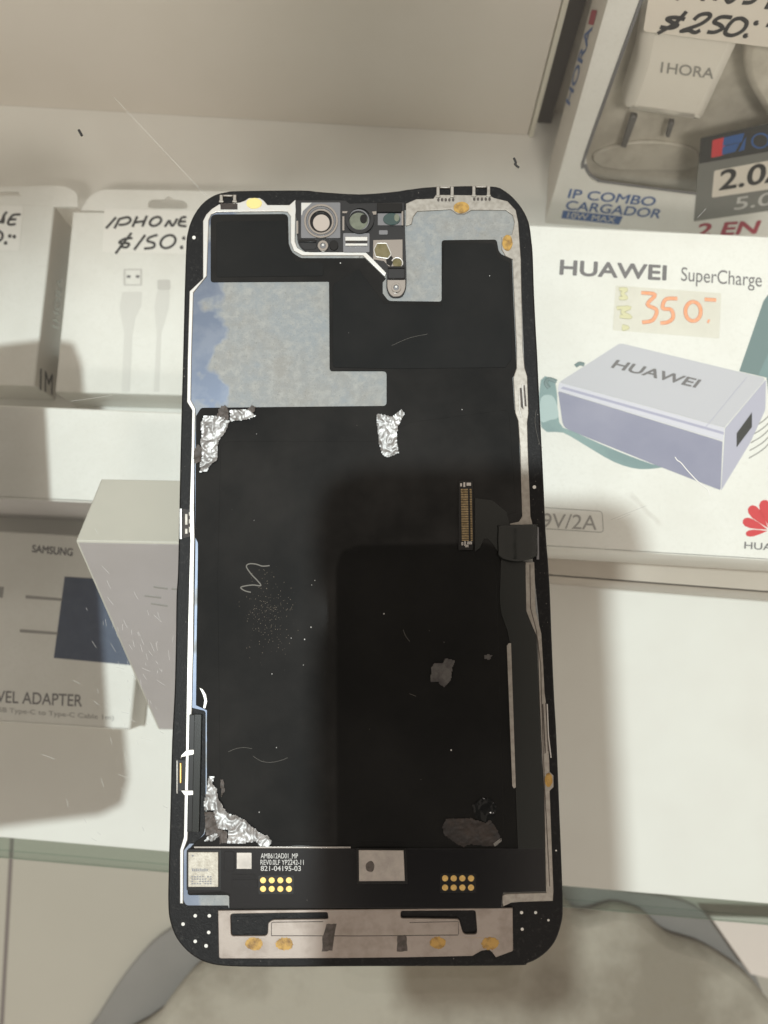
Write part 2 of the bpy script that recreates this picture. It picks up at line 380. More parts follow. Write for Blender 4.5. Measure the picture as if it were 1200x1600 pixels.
# the one whose side shows
fr, L = boxframe((-190, 596), (53, 604), ZC)
c1 = thing('cable_box', 'white cable box at the left edge with a length print on its grey side', 'box', fr.w(L / 2, 25, ZS - ZC), GC)
D = depth(fr, 60, 320)
cuboid('carton', fr, 0, L, 0, D, ZS - ZC, 0, 'card', c1, .35)
SD = Frame(fr.w(L, 0, 0), fr.v, fr.u)        # its right-hand side face
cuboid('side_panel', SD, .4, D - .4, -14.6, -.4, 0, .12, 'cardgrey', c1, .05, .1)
text('lettering', '1M', (62.5, 609), (82, 617), (63, 576), .2, 'ink', c1, SD, .12)
text('gloss_lettering', '1HORA', (90, 514), (98, 437), (81, 510), .2, 'silver_txt', c1, SD, .1)
plate('hang_tab', [(-190, 320, 0), (-190, 296, 0), (100, 290, 14), (121, 300, 10), (122, 324)], -.6, -.2, 'card', c1, CB, holes=[[(-30, 300, 3), (30, 300, 3), (33, 306, 2), (-30, 306, 2)]])
sticker = plate('price_sticker', [(-120, 318, 3), (36, 322, 3), (30, 392, 3), (-120, 388, 3)], .03, .09, 'sticker', c1, CB)
q = lambda *P: [(x / 4, 300 + y / 4) for x, y in P]
strokes('handwriting', [q((128, 140), (85, 143), (62, 165), (50, 192), (62, 204), (98, 200)), q((62, 172), (102, 170)), q((-30, 200), (8, 182), (25, 145), (44, 124)), q((8, 182), (20, 190), (25, 145)),
                        q((-30, 235), (0, 248), (14, 262), (12, 290), (-10, 310)), q((62, 275)), q((90, 279)), q((36, 318))], .85, .12, 'ink', sticker, CB)
# the one priced 150
fr, L = boxframe((86, 613), (430, 622), ZC)
c2 = thing('cable_box', 'white cable box with a 150 price sticker and faint printed plugs', 'box', fr.w(L / 2, 25, ZS - ZC), GC)
D = depth(fr, 130, 331)
cuboid('carton', fr, 0, L, 0, D, ZS - ZC, 0, 'card', c2, .35)
plate('hang_tab', [(126, 329), (140, 306, 8), (160, 296, 10), (420, 300, 10), (430, 334)], -.6, -.2, 'card', c2, CB,
      holes=[smooth([(234, 325), (233, 316), (240, 312), (256, 312), (263, 307), (272, 312), (286, 314), (292, 320), (290, 326), (260, 326)])])
sticker = plate('price_sticker', [(163, 326, 3), (330, 330, 3), (328, 398, 3), (160, 394, 3)], .03, .09, 'sticker', c2, CB)
strokes('handwriting', [q((725, 158), (662, 228)), q((748, 165), (715, 228)), q((748, 168), (800, 158), (816, 178), (790, 200), (742, 206)), q((858, 152), (828, 218)), q((918, 148), (890, 216)), q((845, 190), (905, 182)),
                        [(x, y) for x, y in [(p[0] / 4, 300 + p[1] / 4) for p in ell(972, 184, 38, 24, 16, -.5) + [ell(972, 184, 38, 24, 16, -.5)[0]]]],
                        q((1030, 218), (1058, 176)), q((1058, 176), (1078, 212), (1108, 166)), q((1165, 158), (1135, 162), (1118, 205), (1165, 214)), q((1126, 186), (1162, 184)),
                        q((822, 255), (722, 384)), q((828, 288), (775, 294), (746, 318), (805, 322), (790, 346), (746, 338)), q((908, 268), (838, 362)),
                        q((985, 268), (935, 284), (922, 306), (962, 320), (958, 346), (900, 354)),
                        [(p[0] / 4, 300 + p[1] / 4) for p in ell(1050, 310, 50, 36, 16, -.55) + [ell(1050, 310, 50, 36, 16, -.55)[0]]], q((1150, 288)), q((1136, 346))], .85, .12, 'ink', sticker, CB)
pk = plates('printed_plugs', [[(191, 456, 2), (222, 456, 2), (221, 478), (212, 496), (207, 520), (203, 612), (190, 612), (194, 520), (190, 500), (187, 480)],
                              [(246, 454, 2), (265, 454, 2), (264, 480), (258, 500), (252, 520), (249, 612), (240, 612), (245, 520), (243, 500), (241, 480)]], .02, .06, 'faint', c2, CB)
plate('printed_shell', rect(193, 420, 222, 446, 1), .06, .10, 'faint2', pk, CB, holes=[rect(196, 422, 219, 444, 1)])
plates('printed_contacts', [rect(198, 430, 204, 434, 1), rect(212, 430, 218, 434, 1)], .06, .10, 'txt', pk, CB)
plate('printed_tip', rect(246, 437, 266, 453, 3), .06, .10, 'faint2', pk, CB)

# plain white box in front of them
ZP = -53.0; fr, L = boxframe((-190, 770), (420, 797), ZP)
pb = thing('plain_box', 'plain white box lying between the cable boxes and the tilted box', 'box', fr.w(L / 2, 20, ZS - ZP))
D = depth(fr, 150, 639)
cuboid('carton', fr, 0, L, 0, D, ZS - ZP, 0, 'card', pb, .5)
cuboid('front_panel', Frame(fr.w(0, 0, 0), fr.u, -fr.v), .5, L - .5, -41.5, -.6, 0, .12, 'cardlilac', pb, .05, .1)

# travel adapter box
ZT = -82.0; TB = level(ZT); fr, L = boxframe((-190, 1116), (203, 1141), ZT)
ta = thing('adapter_box', 'white adapter box with a navy square print, under the tilted box', 'box', fr.w(L / 2, 25, ZS - ZT))
D = depth(fr, 110, 836)
cuboid('carton', fr, 0, L, 0, D, ZS - ZT, 0, 'card', ta, .5)
text('brand_lettering', 'SAMSUNG', (50, 862.5), (113, 868.5), (51, 851.5), .05, 'txt', ta, TB, .55)
text('title_lettering', 'TRAVEL ADAPTER', (-46, 1095), (128, 1104), (-45, 1077), .05, 'txt', ta, TB, .16)
text('small_lettering', 'Super Fast Charging (USB Type-C to Type-C Cable 1m)', (-130, 1103), (178, 1125), (-130, 1096), .05, 'txtlight', ta, TB, .05)
plate('printed_square', [(101, 901), (236, 909), (222, 1041, 6), (84, 1028)], .02, .06, 'navy', ta, TB)
plates('printed_lines', [[(40, 930), (98, 935), (98, 939), (40, 935)], [(31, 983), (91, 988), (91, 992), (31, 988)]], .02, .06, 'txtlight', ta, TB)
plate('printed_tab', [(-20, 915), (6, 917), (4, 934), (-20, 932)], .02, .06, 'txtlight', ta, TB)
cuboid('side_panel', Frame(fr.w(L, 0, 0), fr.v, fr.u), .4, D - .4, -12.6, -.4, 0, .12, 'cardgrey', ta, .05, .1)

# tilted white box leaning under the screen
R_ = V((at(118, 845, -12.4).x, at(118, 845, -12.4).y, -12.4)); U_ = at(150, 748, -23.4); L_ = at(265, 1110, -82.5)
ax = V((1, -.035, .0)).normalized(); ey = (U_ - R_).normalized(); ey = (ey - ax * ey.dot(ax)).normalized()
TI = Frame(R_, ax, ax.cross(ey))
thick = (U_ - R_).length; tall = (L_ - R_).length
tl = thing('tilted_box', 'white box tilted on its edge, its ridge just under the counter glass', 'box', TI.w(45, thick, -tall))
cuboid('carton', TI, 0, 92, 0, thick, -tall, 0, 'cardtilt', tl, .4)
FT = Frame(R_, ax, ax.cross(ax.cross(TI.n) * -1) * 1)
FT = Frame(R_, ax, -ey)                      # the long face towards the viewer
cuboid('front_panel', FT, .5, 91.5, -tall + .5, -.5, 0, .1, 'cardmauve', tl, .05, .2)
strokes('faint_print_lines', [[(240, 917), (262, 920)], [(268, 920), (300, 923)], [(226, 931), (252, 934)], [(236, 943), (262, 947)]], .7, .12, 'txtlight', tl, FT, sm=False)

# ------------------------------------------------------------------ phone charger box on its riser
ZH = -41.0; HB = level(ZH)
fr, L = boxframe((700, 846), (1330, 884), ZH)
rf, rl = boxframe((690, 889), (1330, 938), -68.)
tag(cuboid('display_riser', rf, 0, rl, 0, 92, ZS + 68, 0, 'riser', None, .8, origin=rf.w(rl / 2, 45, ZS + 68)), 'low beige riser block under the fast charger box', 'riser')
hb = thing('charger_box', 'white charger box printed with a lilac charger and orange 350 price', 'box', fr.w(L / 2, 40, -27))
D = depth(fr, 860, 352.5)
cuboid('carton', fr, 0, L, 0, D, -26.9, 0, 'card', hb, .5)
text('brand_lettering', 'HUAWEI', (875, 428.5), (1040, 437.5), (876.5, 406.5), .05, 'txt', hb, HB, .5, 1.02)
text('product_lettering', 'SuperCharge', (1064, 438.5), (1190, 448), (1065, 417.5), .05, 'txt', hb, HB, .02)
stk = plate('price_tape', [(962, 446, 3), (1127, 458, 3), (1124, 529, 3), (957, 516, 3)], .02, .07, 'tape', hb, HB)
q = lambda *P: [(840 + x / 3.333, 380 + y / 3.333) for x, y in P]
e0 = [(840 + x / 3.333, 380 + y / 3.333) for x, y in ell(810, 355, 40, 50, 18)]
strokes('orange_price', [q((540, 258), (612, 268), (572, 318), (620, 348), (600, 400), (545, 412)), q((728, 288), (668, 292), (652, 338), (695, 346), (706, 385), (680, 410), (640, 416)), e0 + [e0[0]],
                         q((885, 404), (895, 408)), q((870, 292), (930, 296))], 1.0, .10, 'orange', stk, HB)
strokes('yellow_marks', [q((425, 240), (462, 240), (440, 262), (462, 285), (425, 285)), q((412, 338), (480, 335), (440, 358), (485, 385), (428, 380)), q((440, 432), (470, 440), (440, 448))], 1.0, .10, 'yellow', stk, HB)
pr = plate('printed_charger', [(969, 536, 6), (1197, 591, 6), (1132, 668), (874, 597, 4)], .05, .08, 'lil1', hb, HB)
plate('printed_front', [(872, 611, 3), (1129, 690), (1126, 766, 3), (1018, 724), (880, 668, 10)], .05, .08, 'lil2', pr, HB)
plate('printed_bevel', [(874, 597.5), (1132, 668.6), (1130, 689), (871, 610, 3)], .05, .08, 'lil4', pr, HB)
plate('printed_groove', [(880, 604), (1131, 675), (1131, 679), (876, 607)], .08, .11, 'lil5', pr, HB)
plate('printed_side', [(1133, 669), (1197, 592.6, 4), (1196, 640, 6), (1172, 692), (1127, 766)], .05, .08, 'lil3', pr, HB)
plate('printed_port', [(1151, 677), (1175, 644), (1175, 667), (1151, 699)], .08, .11, 'blackprint', pr, HB)
strokes('printed_seam', [[(1167, 589), (1103, 667)]], .12, .10, 'lil5', pr, HB, sm=False)
text('printed_lettering', 'HUAWEI', (955, 574), (1086, 605.5), (964.5, 562.5), .11, 'txt', pr, HB, .45)
strokes('printed_prongs', [[(899, 572), (906, 568), (913, 570)], [(858, 606), (853, 598), (858, 592), (870, 596)]], 1.0, .10, 'tealdark', pr, HB)
plate('teal_wave', smooth([(845, 594), (868, 599), (874, 660), (900, 676), (960, 703), (1018, 725), (1040, 729), (1000, 733), (960, 722), (915, 696), (880, 676), (846, 668)], 3), .015, .04, 'teal', hb, HB)
plate('pale_wave', smooth([(845, 622), (862, 618), (870, 632), (872, 652), (860, 656), (845, 658)], 3), .05, .07, 'tealpale', hb, HB)
plate('teal_blade', [(1215, 440), (1193, 470), (1155, 580), (1198, 590), (1203, 640), (1215, 650)], .015, .04, 'tealdark', hb, HB)
plate('pale_blade', [(1215, 520), (1185, 586), (1198, 590), (1215, 620)], .05, .07, 'teal', hb, HB)
strokes('printed_rings', [[(1176 - k * 1.5, 668 + k * 12), (1196, 655 + k * 11), (1218, 630 + k * 10)] for k in range(5)], .28, .06, 'txtlight', hb, HB)
bx_ = fillet([(790, 789, 6), (941, 799, 6), (943, 832, 6), (788, 822, 6)])
strokes('rating_frame', [bx_ + [bx_[0]]], .16, .05, 'txtlight', hb, HB, sm=False)
text('rating_lettering', '9V/2A', (846, 824), (932, 828), (848, 802), .05, 'txtlight', hb, HB, .05)
lg = []
cx, cy = 1204, 829
for k, (a, l, wd_) in enumerate([(172, 34, 5.2), (200, 41, 7.4), (229, 45, 8.6), (257, 44, 9.0), (283, 44, 9.0), (311, 45, 8.6), (340, 41, 7.4), (8, 34, 5.2)]):
    a = math.radians(a); d = V((math.cos(a), math.sin(a))); n_ = V((-d.y, d.x)); c0 = V((cx, cy)) + d * 5
    lg.append([tuple(c0 + d * (l * s) + n_ * (wd_ * w_)) for s, w_ in [(0, 0), (.35, .62), (.65, 1), (.85, .95), (.97, .55), (1, 0), (.97, -.55), (.85, -.95), (.65, -1), (.35, -.62)]])
plates('petal_emblem', lg, .02, .06, 'red', hb, HB)
text('emblem_lettering', 'HUAWEI', (1163, 857), (1243, 863), (1163.5, 846.5), .05, 'txt', hb, HB, .2)

# ------------------------------------------------------------------ blister charger box against the back panel
A = at(852, 349, ZS); B = at(1200, 373, ZS); T_ = at(957, 0, -18.6)
u = (B - A).normalized(); vv = (T_ - A); vv = (vv - u * vv.dot(u)).normalized()
HO = Frame(A, u, u.cross(vv))
hh = 92.0
ho = thing('blister_box', 'white and grey blister box with a 250 price sticker, standing at the back', 'box', HO.w(45, 0, -10))
W_ = 98.0
win = [(1008, -60), (1000, 0), (916, 240, 30), (924, 283, 26), (1088, 302), (1400, 326), (1480, -60)]
wl = [HO.px(x, y, 0) for x, y in fillet([(1018, -60), (1002, 0), (914, 246, 34), (920, 284, 30), (1088, 303), (1290, 321, 20), (1400, -60)])]
link('front_card', plate_local([fillet(rect(0, 0, W_, hh, .5), 2), wl], -.7, 0, HO, .1), MT['card'], ho)
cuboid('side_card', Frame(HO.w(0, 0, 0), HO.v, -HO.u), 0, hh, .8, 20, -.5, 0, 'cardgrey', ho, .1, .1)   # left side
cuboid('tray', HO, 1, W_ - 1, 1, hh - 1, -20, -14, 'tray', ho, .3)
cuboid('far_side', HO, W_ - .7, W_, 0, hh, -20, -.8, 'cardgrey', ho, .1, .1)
cuboid('bottom_card', HO, .8, W_ - .8, .05, .7, -20, -.8, 'card', ho, .1, .1)
strokes('window_rim', [[(1004, -5), (916, 238), (915, 258), (921, 272), (934, 281), (950, 285), (1088, 303)]], 1.0, .1, 'mgrey', ho, HO, .3)
link('clear_window', plate_local([[(a, b) for a, b in wl]], -.45, -.3, HO), MT['window'], ho)
pg = plate('white_plug', [(1020, -60), (1140, -60), (1162, 60), (1098, 196, 10), (970, 178, 12), (994, 100)], -13, -1.4, 'plug', ho, HO, bev=3.4)
text('plug_lettering', '1HORA', (1032, 113), (1114, 123), (1034, 97), -1.3, 'txtlight', pg, HO, .2)
plates('plug_prongs', [[(986, 182), (996, 184), (978, 232), (970, 230)], [(1046, 192), (1054, 193), (1046, 216), (1040, 214)]], -11, -9, 'mgrey', pg, HO, bev=.3)
plate('cable_coil', smooth([(1170, 70), (1230, 60), (1290, 200), (1240, 240), (1190, 170), (1165, 120)]), -13, -6, 'tray', ho, HO, bev=2)
plate('tray_ridge', smooth([(930, 240), (1000, 222), (1080, 232), (1090, 262), (1010, 268), (940, 262)]), -14, -12.8, 'tray', ho, HO, bev=.5)
sticker = plate('price_sticker', [(1022, -60), (1005, 49, 6), (1240, 79), (1260, -60)], .02, .10, 'stickerw', ho, HO)
q = lambda *P: [(1000 + x / 6, y / 6) for x, y in P]
strokes('handwriting', [q((420, 182), (330, 164), (255, 175), (290, 205), (352, 236), (290, 264), (188, 254)), q((436, 108), (330, 218), (165, 315)), q((505, 188), (560, 142), (640, 130), (652, 165), (560, 230), (385, 292), (460, 286), (515, 306), (565, 284)),
                        q((862, 165), (760, 160), (695, 205), (750, 235), (772, 270), (700, 302), (630, 300)), q((955, 172), (1000, 215), (965, 285), (870, 332), (800, 312), (830, 240), (890, 182), (960, 172)),
                        q((1090, 217)), q((990, 336)), q((1186, 235), (1240, 240)),
                        q((430, -120), (340, 0)), q((640, -120), (585, 8)), q((760, -120), (700, 5)), q((800, -60), (830, 20), (900, -20)), q((960, 25), (1040, 22), (1100, -20)), q((1180, 85), (1200, 50), (1230, 0))], 1.05, .16, 'ink', sticker, HO)
gp = plate('grey_panel', [(1095, 216), (1240, 184), (1240, 324), (1084, 346)], .02, .10, 'greyprint', ho, HO)
plate('black_band', [(1095, 216), (1240, 184), (1240, 230), (1092, 256)], .10, .16, 'blackprint', gp, HO)
text('red_numeral', '1', (1115, 245), (1128, 242), (1117, 219), .2, 'red', gp, HO, .5)
plates('blue_block', [[(1131, 215), (1163, 208), (1159, 222), (1129, 228)], [(1129, 229.5), (1156, 223.5), (1149, 237), (1128, 242)], [(1162, 220), (1166, 214), (1163, 234), (1154, 237)]], .16, .22, 'blue', gp, HO)
rg = ell(1188, 220, 13, 11, 24, -.2); strokes('blue_ring', [rg + [rg[0]]], .55, .2, 'blue', gp, HO)
plate('white_panel', [(1116, 267, 3), (1240, 244), (1240, 290), (1112, 309, 3)], .10, .16, 'stickerw', gp, HO)
text('band_lettering', '2.0A', (1124, 297), (1236, 279), (1127, 267), .22, 'ink', gp, HO, .35)
text('pale_lettering', '5.0V', (1147, 328), (1240, 314), (1150, 309), .18, 'print_white', gp, HO, .1)
text('red_lettering', '2 EN 1', (1088, 369), (1212, 363), (1094, 350), .08, 'crimson', ho, HO, .5)
text('blue_lettering', 'IP COMBO', (887, 309), (1021, 322), (891, 295.5), .08, 'blue', ho, HO, .24)
text('blue_lettering', 'CARGADOR', (883, 327), (1030, 341), (887, 313.5), .08, 'blue', ho, HO, .24)
bb = plate('blue_strip', [(880, 329), (973, 338.5), (967, 351), (877, 341)], .02, .08, 'blue', ho, HO)
text('strip_lettering', '10W MAX', (886, 340), (960, 348), (888, 331.5), .11, 'print_white', bb, HO, .3)
SI = Frame(HO.w(-.0, 0, 0), HO.v, -HO.u)
text('side_lettering', 'HORA', (890, 165), (926, 42), (884, 158), .1, 'blue', ho, SI, .3)
text('side_numeral', '1', (928, 36), (932, 20), (920, 34), .1, 'crimson', ho, SI, .4)

# ------------------------------------------------------------------ things on the floor seen past the shelf
GM = level(ZF)
o = plate('grey_mat', smooth([(110, 1660), (150, 1590), (205, 1508), (268, 1450), (400, 1392), (700, 1370), (1000, 1395), (1110, 1432), (1190, 1545), (1190, 1720), (700, 1790), (200, 1760)]), .0, 4, 'greymat', None, GM, bev=1, origin=at(600, 1500, ZF))
tag(o, 'grey rounded mat on the tiled floor under the beige cloth', 'mat')
CL = level(ZF + 4)
o = plate('beige_cloth', smooth([(205, 1660), (245, 1590), (315, 1508), (420, 1470), (640, 1440), (860, 1408), (900, 1428), (925, 1431), (965, 1420), (1010, 1432), (1050, 1466), (1120, 1492), (1200, 1560), (1260, 1720), (700, 1760)]), .2, 14, 'cloth', None, CL, bev=5, origin=at(640, 1540, ZF + 4))
tag(o, 'crumpled beige cloth on the grey mat, seen below the phone screen', 'cloth')
o = plate('pale_sheet', [(1110, 1432), (1174, 1523), (1330, 1560), (1330, 1440)], 5, 8, 'pale', None, level(ZF + 14), bev=.5, origin=at(1200, 1480, ZF + 15))
tag(o, 'pale pinkish sheet with a slanted edge at the lower right corner', 'sheet')

# ------------------------------------------------------------------ the phone screen
PH = thing('phone_screen', 'black phone screen assembly lying face down on the glass, torn foil on its back', 'phone screen', (0, 0, .02))
BODY = [(372, 297.5), (470, 296.5), (500, 299), (560, 302.5), (612, 299), (640, 295), (680, 291), (765, 290), (790, 298), (812, 319), (826, 345), (831, 376), (833, 400), (835, 460), (838, 520), (840, 555), (842, 600), (846, 680), (850, 760), (853, 830), (857, 880), (860, 930), (862, 985), (866, 1080), (870, 1150), (874, 1250), (878, 1350), (880, 1420),
        (877, 1446), (867, 1473), (849, 1493), (825, 1506), (795, 1510), (560, 1511), (440, 1512), (360, 1511), (325, 1506), (298, 1492), (276, 1468), (265, 1440), (262, 1410), (263, 1350), (266, 1240), (268, 1160), (272, 1080), (274, 1000), (275, 930), (277, 900), (279, 820), (281, 720), (283, 640), (286, 530), (288, 450), (290, 390), (292, 365), (300, 340), (315, 318), (335, 304), (355, 299)]
plate('black_rim', smooth(BODY, 4), .02, 1.6, 'rim', PH, bev=.35)
plate('steel_plate', [(299, 458), (322, 434), (325, 332, 8), (640, 328), (800, 328), (806, 345), (815, 460), (822, 640), (826, 820), (833, 880), (844, 990), (854, 1200), (862, 1405), (784, 1412), (786, 1419), (358, 1420), (356, 1415), (290, 1415, 5), (286, 1405), (286, 1330), (296, 1318), (305, 1318), (318, 1303), (321, 1290), (321, 1111, 4), (299, 1106), (303, 1000), (305, 846), (304, 700), (305, 640), (298, 628)], 1.55, 1.80, 'steel', PH, bev=.05)
FILM = [(329, 335, 9), (450, 334, 8), (451, 380), (456, 394, 6), (470, 403, 5), (570, 403), (603, 435), (598, 441), (598, 458), (607, 470, 5), (690, 471, 4), (690, 375, 5), (776, 374, 5), (780, 396, 8), (800, 404, 3), (802, 460), (806, 545), (807, 580), (801, 590), (804, 640), (810, 656), (816, 806), (811, 816), (796, 819), (796, 870), (820, 880), (821, 953), (836, 995), (842, 1080), (846, 1180), (850, 1234), (854, 1393), (784, 1395, 4), (784, 1420), (358, 1420), (358, 1399, 4), (293, 1399, 4), (293, 1330), (300, 1321), (319, 1304), (323, 1290), (323, 1110), (306, 1102), (307, 1000), (309, 870), (309, 848), (305, 840), (306, 650), (314, 637, 4), (604, 634, 6), (604, 580, 6), (515, 580, 5), (514, 440, 2), (329, 441, 5)]
plate('black_film', FILM, 1.78, 1.92, 'film', PH, bev=.06)
plate('film_pad', [(338, 346, 6), (447, 345, 6), (449, 385), (462, 408), (505, 410, 8), (505, 431, 4), (338, 433, 5)], 1.9, 2.0, 'pad', PH, bev=.08)
plate('film_pad', [(520, 445, 6), (560, 420), (600, 474), (690, 478), (694, 380, 4), (772, 380, 6), (778, 402), (796, 410), (800, 560), (790, 574), (630, 576, 10), (612, 576), (520, 574, 5)], 1.9, 2.0, 'pad', PH, bev=.1)
plate('film_pad', [(345, 690, 14), (585, 690), (640, 660), (795, 640, 10), (806, 800), (770, 812), (742, 800), (742, 870), (775, 880), (788, 1300), (775, 1316, 8), (345, 1314, 10), (340, 900)], 1.9, 1.99, 'film', PH, bev=.1)
# rails of the metal frame
RL = [(281, 1412), (281, 1328), (287, 1308), (288, 1250), (290, 1180), (291, 1110), (293, 1000), (296, 880), (297, 846), (296, 795), (299, 700), (300, 641), (292, 628), (293, 560), (296, 455), (317, 435), (317, 345), (322, 335), (331, 326), (342, 319), (375, 316), (383, 313), (389, 309), (406, 309), (412, 313), (418, 320), (452, 320), (461, 312),
      (465, 316), (462, 335), (461, 377), (465, 387), (476, 393), (570, 392), (605, 425), (601, 432), (567, 399), (472, 399), (459, 392), (454, 379), (454, 338), (449, 331), (440, 330), (338, 331), (330, 335), (326, 344), (323, 431), (302, 457), (299, 560), (298, 625), (305, 638), (304, 700), (303, 795), (304, 840), (303, 880), (302, 1000), (299.5, 1110), (297, 1180), (295.5, 1250), (293.5, 1300), (293, 1312), (286.5, 1329), (286, 1412)]
plate('metal_rail', RL, 1.5, 2.12, 'rail', PH, bev=.12)
RR = [(634, 318), (650, 311), (677, 310), (681, 304), (765, 305), (772, 309), (793, 314), (806, 328), (810, 347), (814, 405), (815, 460), (817, 545), (820, 575), (824, 588), (826, 645), (824, 660), (825, 700), (829, 807), (833, 821), (796, 820.5), (797, 818), (811, 815), (816, 807), (812.5, 700), (809.5, 657), (805, 645), (802, 590), (807, 575), (807, 545), (803, 460), (801, 405), (790, 400), (784, 390), (784, 370), (800, 366), (804, 347), (801, 336), (790, 328), (737, 328), (726, 334), (714, 334), (705, 327), (652, 330), (646, 338), (643, 350), (634, 353)]
plate('metal_rail', RR, 1.5, 2.08, 'railr', PH, bev=.12)
R2 = [(835, 878), (837, 953), (846, 990), (849, 1040), (851, 1082), (853, 1096), (858, 1182), (859, 1206), (865, 1212), (865, 1230), (859, 1236), (865, 1393), (864, 1408), (800, 1410), (786, 1417), (784, 1400), (790, 1396.5), (853, 1395), (850, 1236), (847, 1180), (842.5, 1082), (840.5, 1000), (834, 985), (822, 955), (820.5, 878)]
plate('metal_rail', R2, 1.5, 2.05, 'railr', PH, bev=.12)
strokes('rail_groove', [[(809, 420), (811, 500), (813, 575), (812, 600), (813, 640), (817, 660), (818, 700), (823, 810)], [(828, 882), (829, 950), (838, 985), (845, 1040), (846, 1090), (851, 1230), (859, 1385)]], .16, 2.06, 'grime', PH, sm=False)
for q_ in ([(812, 606), (815, 606), (818, 640), (814, 636)], [(818, 602), (820, 602), (823, 635), (820, 635)], [(847, 1100), (849, 1100), (853, 1176), (851, 1178)], [(852, 1098), (855, 1100), (859, 1172), (856, 1174)]): plate('rail_slot', q_, 2.05, 2.09, 'grime', PH)
for q_ in ([(816, 600), (818, 634)], [(855, 1100), (857, 1150), (861, 1184)], [(811, 612), (812, 640), (815, 652)]): strokes('slot_wire', [q_], .22, 2.12, 'rail', PH, squash=.6, sm=False)
plate('side_clip', [(281, 795), (284, 795), (284, 842), (281, 842)], 1.5, 2.0, 'rail', PH)
plate('side_clip_recess', [(286, 795), (299, 797), (299, 838), (286, 841)], 1.5, 1.75, 'brown', PH)
plates('clip_contacts', [rect(289, 803, 293, 820), rect(295, 800, 298, 806), rect(295, 811, 298, 818), rect(295, 823, 298, 832), rect(289, 826, 293, 834)], 1.7, 1.9, 'railr', PH, bev=.04)
# left antenna strip with tabs
st = plate('antenna_strip', [(295.5, 1116), (315, 1116), (311, 1300), (292, 1300)], 1.7, 2.2, 'flex', PH, bev=.08)
plate('strip_fold', [(296.5, 1117), (304, 1117), (300, 1299), (293, 1299)], 2.15, 2.32, 'hole', st, bev=.06)
plates('white_tabs', [[(291, 1172, 1), (303, 1171, 2), (303, 1179, 2), (284, 1183), (282, 1186), (283, 1180)], [(282, 1235, 1), (302, 1235, 2), (302, 1242.5, 2), (288, 1243), (286, 1240)]], 2.1, 2.38, 'rail', st, bev=.08)
plate('gold_contact', rect(280.5, 1192, 283.5, 1224), 1.5, 2.0, 'gold', st, bev=.1)
plate('contact_rail', rect(275.5, 1188, 277.5, 1240), 1.5, 1.95, 'rail', st, bev=.1)
plate('contact_recess', rect(278, 1188, 292, 1236), 1.5, 1.66, 'hole', st)
plate('curved_lip', [(311, 1074), (317, 1077), (322, 1085), (324, 1096), (321, 1107), (317, 1107), (319, 1094), (316, 1084)], 1.9, 2.15, 'rail', PH, bev=.08)
# top edge clips
def clip(x0, x1, y0, y1, m='railr'):
    c = plates('edge_clip', [rect(x0, y0, x0 + 5, y1), rect(x1 - 5, y0, x1, y1), rect(x0 + 5.5, y0, x1 - 5.5, y0 + 2.5)], 1.6, 2.15, m, PH, bev=.1)
    plates('clip_marks', [ell(x0 + 3 + k * (x1 - x0 - 4) / 4, y1 + 5, 2.0, 2.8, 10) for k in range(5)], 2.1, 2.14, 'grime', c)
    plates('clip_feet', [rect(x0 - 1, y1 - 2, x0 + 6, y1 + 1), rect(x1 - 6, y1 - 2, x1 + 1, y1 + 1)], 2.05, 2.3, 'railr', c, bev=.08)
clip(682, 709, 291, 307); clip(738, 766, 290, 306); clip(343, 369, 304, 315)
plate('clip_block', rect(344.5, 318, 371, 327), 2.1, 2.2, 'brown', PH)
# glue dots
for pts, m in ((ell(397, 317.5, 12.5, 8.5), 'glue2'), (ell(721, 324, 12.5, 9), 'glue'), (ell(793, 379, 8, 12.5), 'glue'), (ell(857.5, 1219, 6, 11), 'glue')):
    plate('glue_dot', jag(pts, .3, 1), 2.0, 2.2, m, PH, bev=.09)
# camera and sensor module
MO = plate('sensor_module', [(461, 313, 3), (540, 313), (546, 318), (632, 316, 2), (633, 369), (635, 424), (635, 440), (634.5, 452, 10), (628, 465, 9), (610, 465, 9), (603.5, 452, 6), (604, 427), (572, 394), (478, 394, 8), (465, 382, 8)], 1.8, 2.2, 'mdark', PH, bev=.08)
plate('square_bracket', rect(470, 316, 532, 372, 2), 2.15, 2.45, 'mgrey', MO, bev=.08)
plate('bracket_corner', [(471, 317), (487, 317), (473, 330), (472, 336), (471, 336)], 2.4, 2.5, 'rail', MO)
def ring(name, x, y, ro, ri, h0, h1, m, par, ry=1.): return plate(name, ell(x, y, ro, ro * ry), h0, h1, m, par, holes=[ell(x, y, ri, ri * ry)], bev=.06)
ring('lens_ring', 501.5, 345, 26.6, 23.5, 2.2, 2.75, 'chrome', MO); ring('lens_ring', 501.5, 345.5, 23.2, 20.5, 2.2, 2.6, 'mgrey', MO); ring('lens_ring', 501.5, 346, 20.2, 17.2, 2.2, 2.9, 'chrome', MO)
plate('lens_well', ell(501.5, 347, 17), 2.2, 2.5, 'hole', MO)
plate('lens', ell(502, 348, 13.2), 2.45, 2.62, 'lensglass', MO, bev=.08)
ring('sensor_ring', 562, 342, 22.5, 17, 2.15, 2.7, 'mdark', MO); ring('sensor_ring', 560, 344, 17.2, 15, 2.15, 2.5, 'mgrey', MO)
plate('sensor_lens', ell(560.5, 345.5, 14.8, 13.5), 2.15, 2.4, 'lensgreen', MO, bev=.08)
plate('sensor_shade', ell(568, 342, 5.5, 7), 2.38, 2.46, 'hole', MO)
plate('dark_bar', rect(589, 317, 628, 331, 1), 2.15, 2.7, 'hole', MO, bev=.1)
